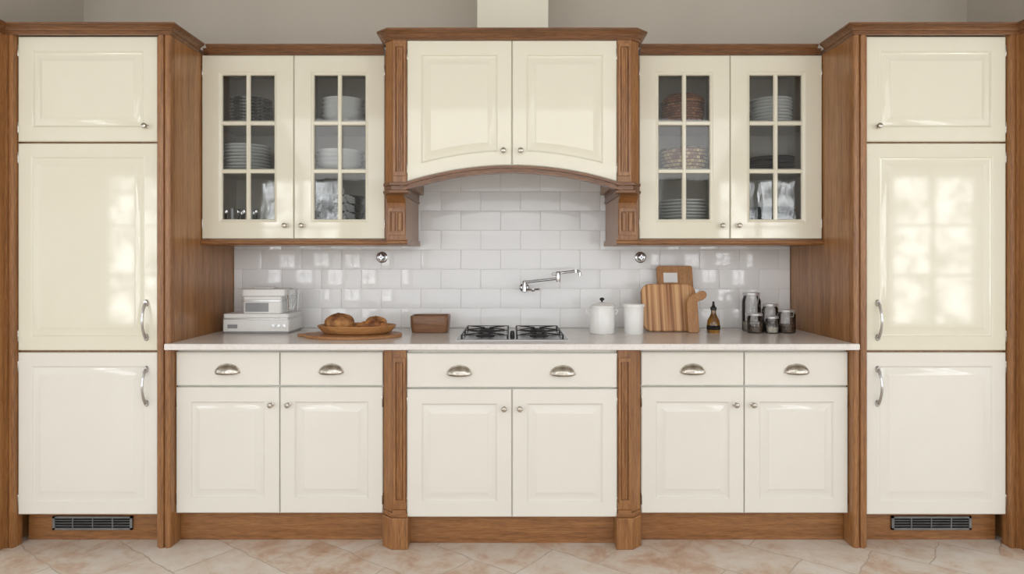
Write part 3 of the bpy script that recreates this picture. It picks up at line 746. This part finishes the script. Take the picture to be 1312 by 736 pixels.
def jar(x,y,r,h,fill,fm,label,lidh=0.02,clip=True):
    root=thing('glass_jar',label,'jar',(x,y,ZC))
    m=MB(); m.lathe([(0,0),(r*0.94,0),(r,0.006),(r,h*0.78),(r*0.86,h*0.86),(r*0.84,h-lidh)],(x,y,ZC),JARG,seg=36); m.make('jar_body',root)
    m=MB(); m.lathe([(0,0.003),(r-0.008,0.0045),(r-0.004,fill),(0,fill+0.004)],(x,y,ZC),fm,seg=28); m.make('jar_contents',root,label='dry pantry contents')
    m=MB(); m.lathe([(0,h-lidh),(r*0.88,h-lidh),(r*0.90,h-lidh+0.003),(r*0.90,h-0.003),(r*0.8,h),(0,h)],(x,y,ZC),STEEL,seg=36); m.make('lid',root,label='brushed steel lid')
    if clip:
        m=MB(); m.tube([(x-r*0.5,y-r*0.82,ZC+h-lidh),(x-r*0.3,y-r-0.006,ZC+h*0.72),(x+r*0.3,y-r-0.006,ZC+h*0.72),(x+r*0.5,y-r*0.82,ZC+h-lidh)],0.0018,STEEL,seg=8); m.make('wire_clip',root)
    return root
jar(1.183,-0.150,0.045,0.190,0.045,GRAIN,'tall clip-top glass jar with steel lid on the worktop',lidh=0.016)
jar(1.166,-0.250,0.038,0.095,0.040,COFFEE,'squat glass jar in front of the tall jar',clip=False,lidh=0.012)
jar(1.243,-0.262,0.032,0.082,0.030,GRAIN,'small glass spice jar between the larger jars',clip=False,lidh=0.012)
jar(1.272,-0.160,0.040,0.135,0.045,COFFEE,'medium glass jar behind the spice jars',clip=False,lidh=0.014)
jar(1.318,-0.245,0.042,0.112,0.040,COFFEE,'round clip-top glass jar beside the spice jar',clip=True,lidh=0.012)

# ------------------------------------------------------------ crockery in the wall cabinets
def clone(ob,loc,label=None):
    c=ob.copy(); scene.collection.objects.link(c); c.location=loc
    if label: c['label']=label
    return c
def plate_profile(r): return [(0,0),(r*0.55,0),(r*0.58,0.003),(r*0.72,0.005),(r*0.97,0.0105),(r,0.0125),(r*0.985,0.0145),(r*0.70,0.009),(r*0.55,0.0065),(0,0.006)]
def bowl_profile(r,h): return [(0,0),(r*0.42,0),(r*0.43,0.006),(r*0.68,h*0.3),(r*0.90,h*0.7),(r,h),(r*0.965,h),(r*0.86,h*0.68),(r*0.62,h*0.30),(r*0.38,0.010),(0,0.009)]
def stack(name,prof,x,y,z,n,sp,mat,label,cat,group,seg=40):
    m=MB(); m.lathe(prof,(x,y,z),mat,seg=seg); o=m.make(name,None,angle=50,label=label,category=cat,group=group)
    for i in range(1,n): clone(o,(x+random.uniform(-.003,.003),y+random.uniform(-.002,.002),z+i*sp))
    return o
YS=-0.205
stack('plate',plate_profile(0.098),-1.268,YS,SH2,8,0.0155,DARKCER,'black and white patterned plate stacked on the top shelf','plate','patterned plates on the upper shelf')
stack('plate',plate_profile(0.112),-1.288,YS,SH1,8,0.0155,WHITE,'plain white dinner plate stacked on the middle shelf','plate','white plates on the middle shelf')
stack('bowl',bowl_profile(0.102,0.042),-0.822,YS,SH2,5,0.020,WHITE,'plain white bowl stacked on the top shelf','bowl','white bowls on the upper shelf')
stack('bowl',bowl_profile(0.115,0.038),-0.836,YS,SH1,4,0.020,WHITE,'wide white bowl stacked on the middle shelf','bowl','wide white bowls on the middle shelf')
stack('bowl',bowl_profile(0.122,0.110),-0.842,YS,FL,3,0.040,BLKCER,'deep black and white mottled bowl stacked at the cabinet bottom','bowl','deep black bowls')
m=MB(); m.lathe([(0,0),(0.030,0),(0.036,0.13)],(-1.345,-0.24,FL),JARG,seg=24)
g=m.make('drinking_glass',None,angle=50,label='clear tall drinking glass at the cabinet bottom',category='glass',group='drinking glasses in the cabinet')
for dx,dy in ((0.085,0.0),(0.04,0.09)): clone(g,(-1.345+dx,-0.24+dy,FL))
m=MB(); m.lathe([(0,0),(0.036,0),(0.048,0.03),(0.050,0.09),(0.036,0.13),(0.038,0.16),(0.034,0.16),(0.032,0.13),(0,0.12)],(-1.14,-0.19,FL),WHITE,seg=28)
m.make('milk_jug',None,angle=50,label='white porcelain jug at the cabinet bottom',category='jug')
def basket(x,z,r,h,mat,label,lidded):
    root=thing('woven_basket',label,'basket',(x,YS,z))
    t=0.62 if lidded else 1.0
    m=MB(); m.lathe([(0,0),(r*0.78,0),(r*0.9,h*0.12*t),(r,h*0.5*t),(r*0.97,h*0.97*t),(r*0.98,h*t),(r*0.93,h*t),(r*0.90,h*0.5*t),(0,h*0.2*t)],(x,YS,z),mat); m.make('basket_body',root,angle=50)
    if lidded:
        m=MB(); m.lathe([(0,h*0.62),(r*1.03,h*0.62),(r*1.04,h*0.68),(r*0.95,h*0.78),(r*0.7,h*0.92),(r*0.35,h*0.99),(0,h)],(x,YS,z),mat); m.make('lid',root,angle=50)
    else:
        m=MB()
        m.lathe([(r*0.95,h*0.9),(r*1.03,h*0.92),(r*1.03,h*0.99),(r*0.95,h*1.01),(r*0.95,h*0.9)],(x,YS,z),COFFEE)
        m.make('rim',root,label='dark brown rim band')
basket(0.830,SH2,0.103,0.158,REDCER,'rust brown woven lidded basket on the top shelf',True)
basket(0.836,SH1,0.112,0.110,CHECK,'red and cream patterned woven basket on the middle shelf',False)
stack('plate',plate_profile(0.114),0.834,YS,FL,11,0.0155,WHITE,'plain white dinner plate stacked at the cabinet bottom','plate','white plates at the cabinet bottom')
stack('plate',plate_profile(0.098),1.262,YS,SH2,8,0.0155,WHITE,'plain white side plate stacked on the top shelf','plate','white plates on the upper shelf')
stack('plate',plate_profile(0.108),1.262,YS,SH1,5,0.0132,SLATE,'dark grey plate stacked on the middle shelf','plate','dark plates on the middle shelf')
stack('bowl',bowl_profile(0.105,0.07),1.262,YS,FL,4,0.022,SLATE,'dark grey bowl stacked at the cabinet bottom','bowl','dark bowls at the cabinet bottom')

# ------------------------------------------------------------ room shell
def sbox(name,*a):
    m=MB(); m.box(*a); return structure(m.make(name))
H=2.75
sbox('floor',-6.8,6.8,-7.2,0.1,-0.05,0,FLOORM)
sbox('wall_back',-2.5,2.6,0,0.12,0,H,WALLP)
sbox('wall_left',-6.8,-2.214,-0.69,0.12,0,H,WALLP)
sbox('wall_right',2.350,6.8,-0.69,0.12,0,H,WALLP)
m=MB(); m.box(-6.8,-2.2,-7.2,-7.05,0,H,WHITEP); m.box(2.2,6.8,-7.2,-7.05,0,H,WHITEP); m.box(-2.2,2.2,-7.2,-7.05,2.5,H,WHITEP); structure(m.make('wall_front'))  # unseen wall; wide middle opening shaped to let frontal sky light in
sbox('ceiling',-6.8,6.8,-7.2,0.12,H,H+0.1,WHITEP)
k=1
for (a,b) in ((-5.5,-4.75),(-3.6,-2.5),(3.0,4.1),(5.2,6.3)):
    m=MB(); y=-7.05; z0,z1=0.35,2.35; fr=0.07
    m.box(a-fr,a,y,y+0.10,z0-fr,z1+fr,WHITEP); m.box(b,b+fr,y,y+0.10,z0-fr,z1+fr,WHITEP)
    m.box(a,b,y,y+0.10,z0-fr,z0,WHITEP); m.box(a,b,y,y+0.10,z1,z1+fr,WHITEP)
    xx=(a+b)/2; m.box(xx-0.03,xx+0.03,y+0.03,y+0.08,z0,z1,GREYP)
    for t in (0.33,0.67):
        zz=z0+(z1-z0)*t; m.box(a,b,y+0.03,y+0.08,zz-0.02,zz+0.02,GREYP)
    structure(m.make('window_%d'%k)); k+=1
    ld=bpy.data.lights.new('daylight','AREA'); ld.shape='RECTANGLE'; ld.size=b-a; ld.size_y=z1-z0
    ld.energy=20*(b-a)*(z1-z0); ld.color=(0.95,0.98,1.0)
    # noise put into the lamp strength stands in for foliage breaking up daylight
    ld.use_nodes=True; nt=ld.node_tree; N=nt.nodes; L=nt.links; em=N['Emission']
    ge=N.new('ShaderNodeNewGeometry'); no=N.new('ShaderNodeTexNoise'); no.inputs['Scale'].default_value=4.5; no.inputs['Detail'].default_value=6; no.inputs['Roughness'].default_value=0.7
    rp=N.new('ShaderNodeMapRange'); rp.inputs['From Min'].default_value=0.42; rp.inputs['From Max'].default_value=0.58; rp.inputs['To Min'].default_value=0.2; rp.inputs['To Max'].default_value=1.3
    L.new(ge.outputs['Position'],no.inputs['Vector']); L.new(no.outputs['Fac'],rp.inputs['Value']); L.new(rp.outputs[0],em.inputs['Strength'])
    lo=bpy.data.objects.new('daylight',ld); link(lo); lo.location=((a+b)/2,y+0.02,(z0+z1)/2); lo.rotation_euler=(math.radians(90),0,0)

w=bpy.data.worlds.new('world'); scene.world=w; w.use_nodes=True
bg=w.node_tree.nodes['Background']; bg.inputs[0].default_value=(0.97,0.985,1.0,1); bg.inputs[1].default_value=1.78
ld=bpy.data.lights.new('ceiling_fill','AREA'); ld.shape='RECTANGLE'; ld.size=5.0; ld.size_y=2.2; ld.energy=78; ld.color=(0.99,0.99,1.0)  # added fill lamp under the ceiling, no fixture there; softly brightens the room
lo=bpy.data.objects.new('ceiling_fill',ld); link(lo); lo.location=(0,-4.6,2.73); lo.rotation_euler=(math.radians(28),0,0)

# ------------------------------------------------------------ camera
cam=bpy.data.cameras.new('camera'); cam.sensor_width=36; cam.lens=863/1312*36; cam.shift_y=-34/1312
co=bpy.data.objects.new('camera',cam); link(co); co.location=(0,-3.48,1.21); co.rotation_euler=(math.radians(90),0,0)
scene.camera=co
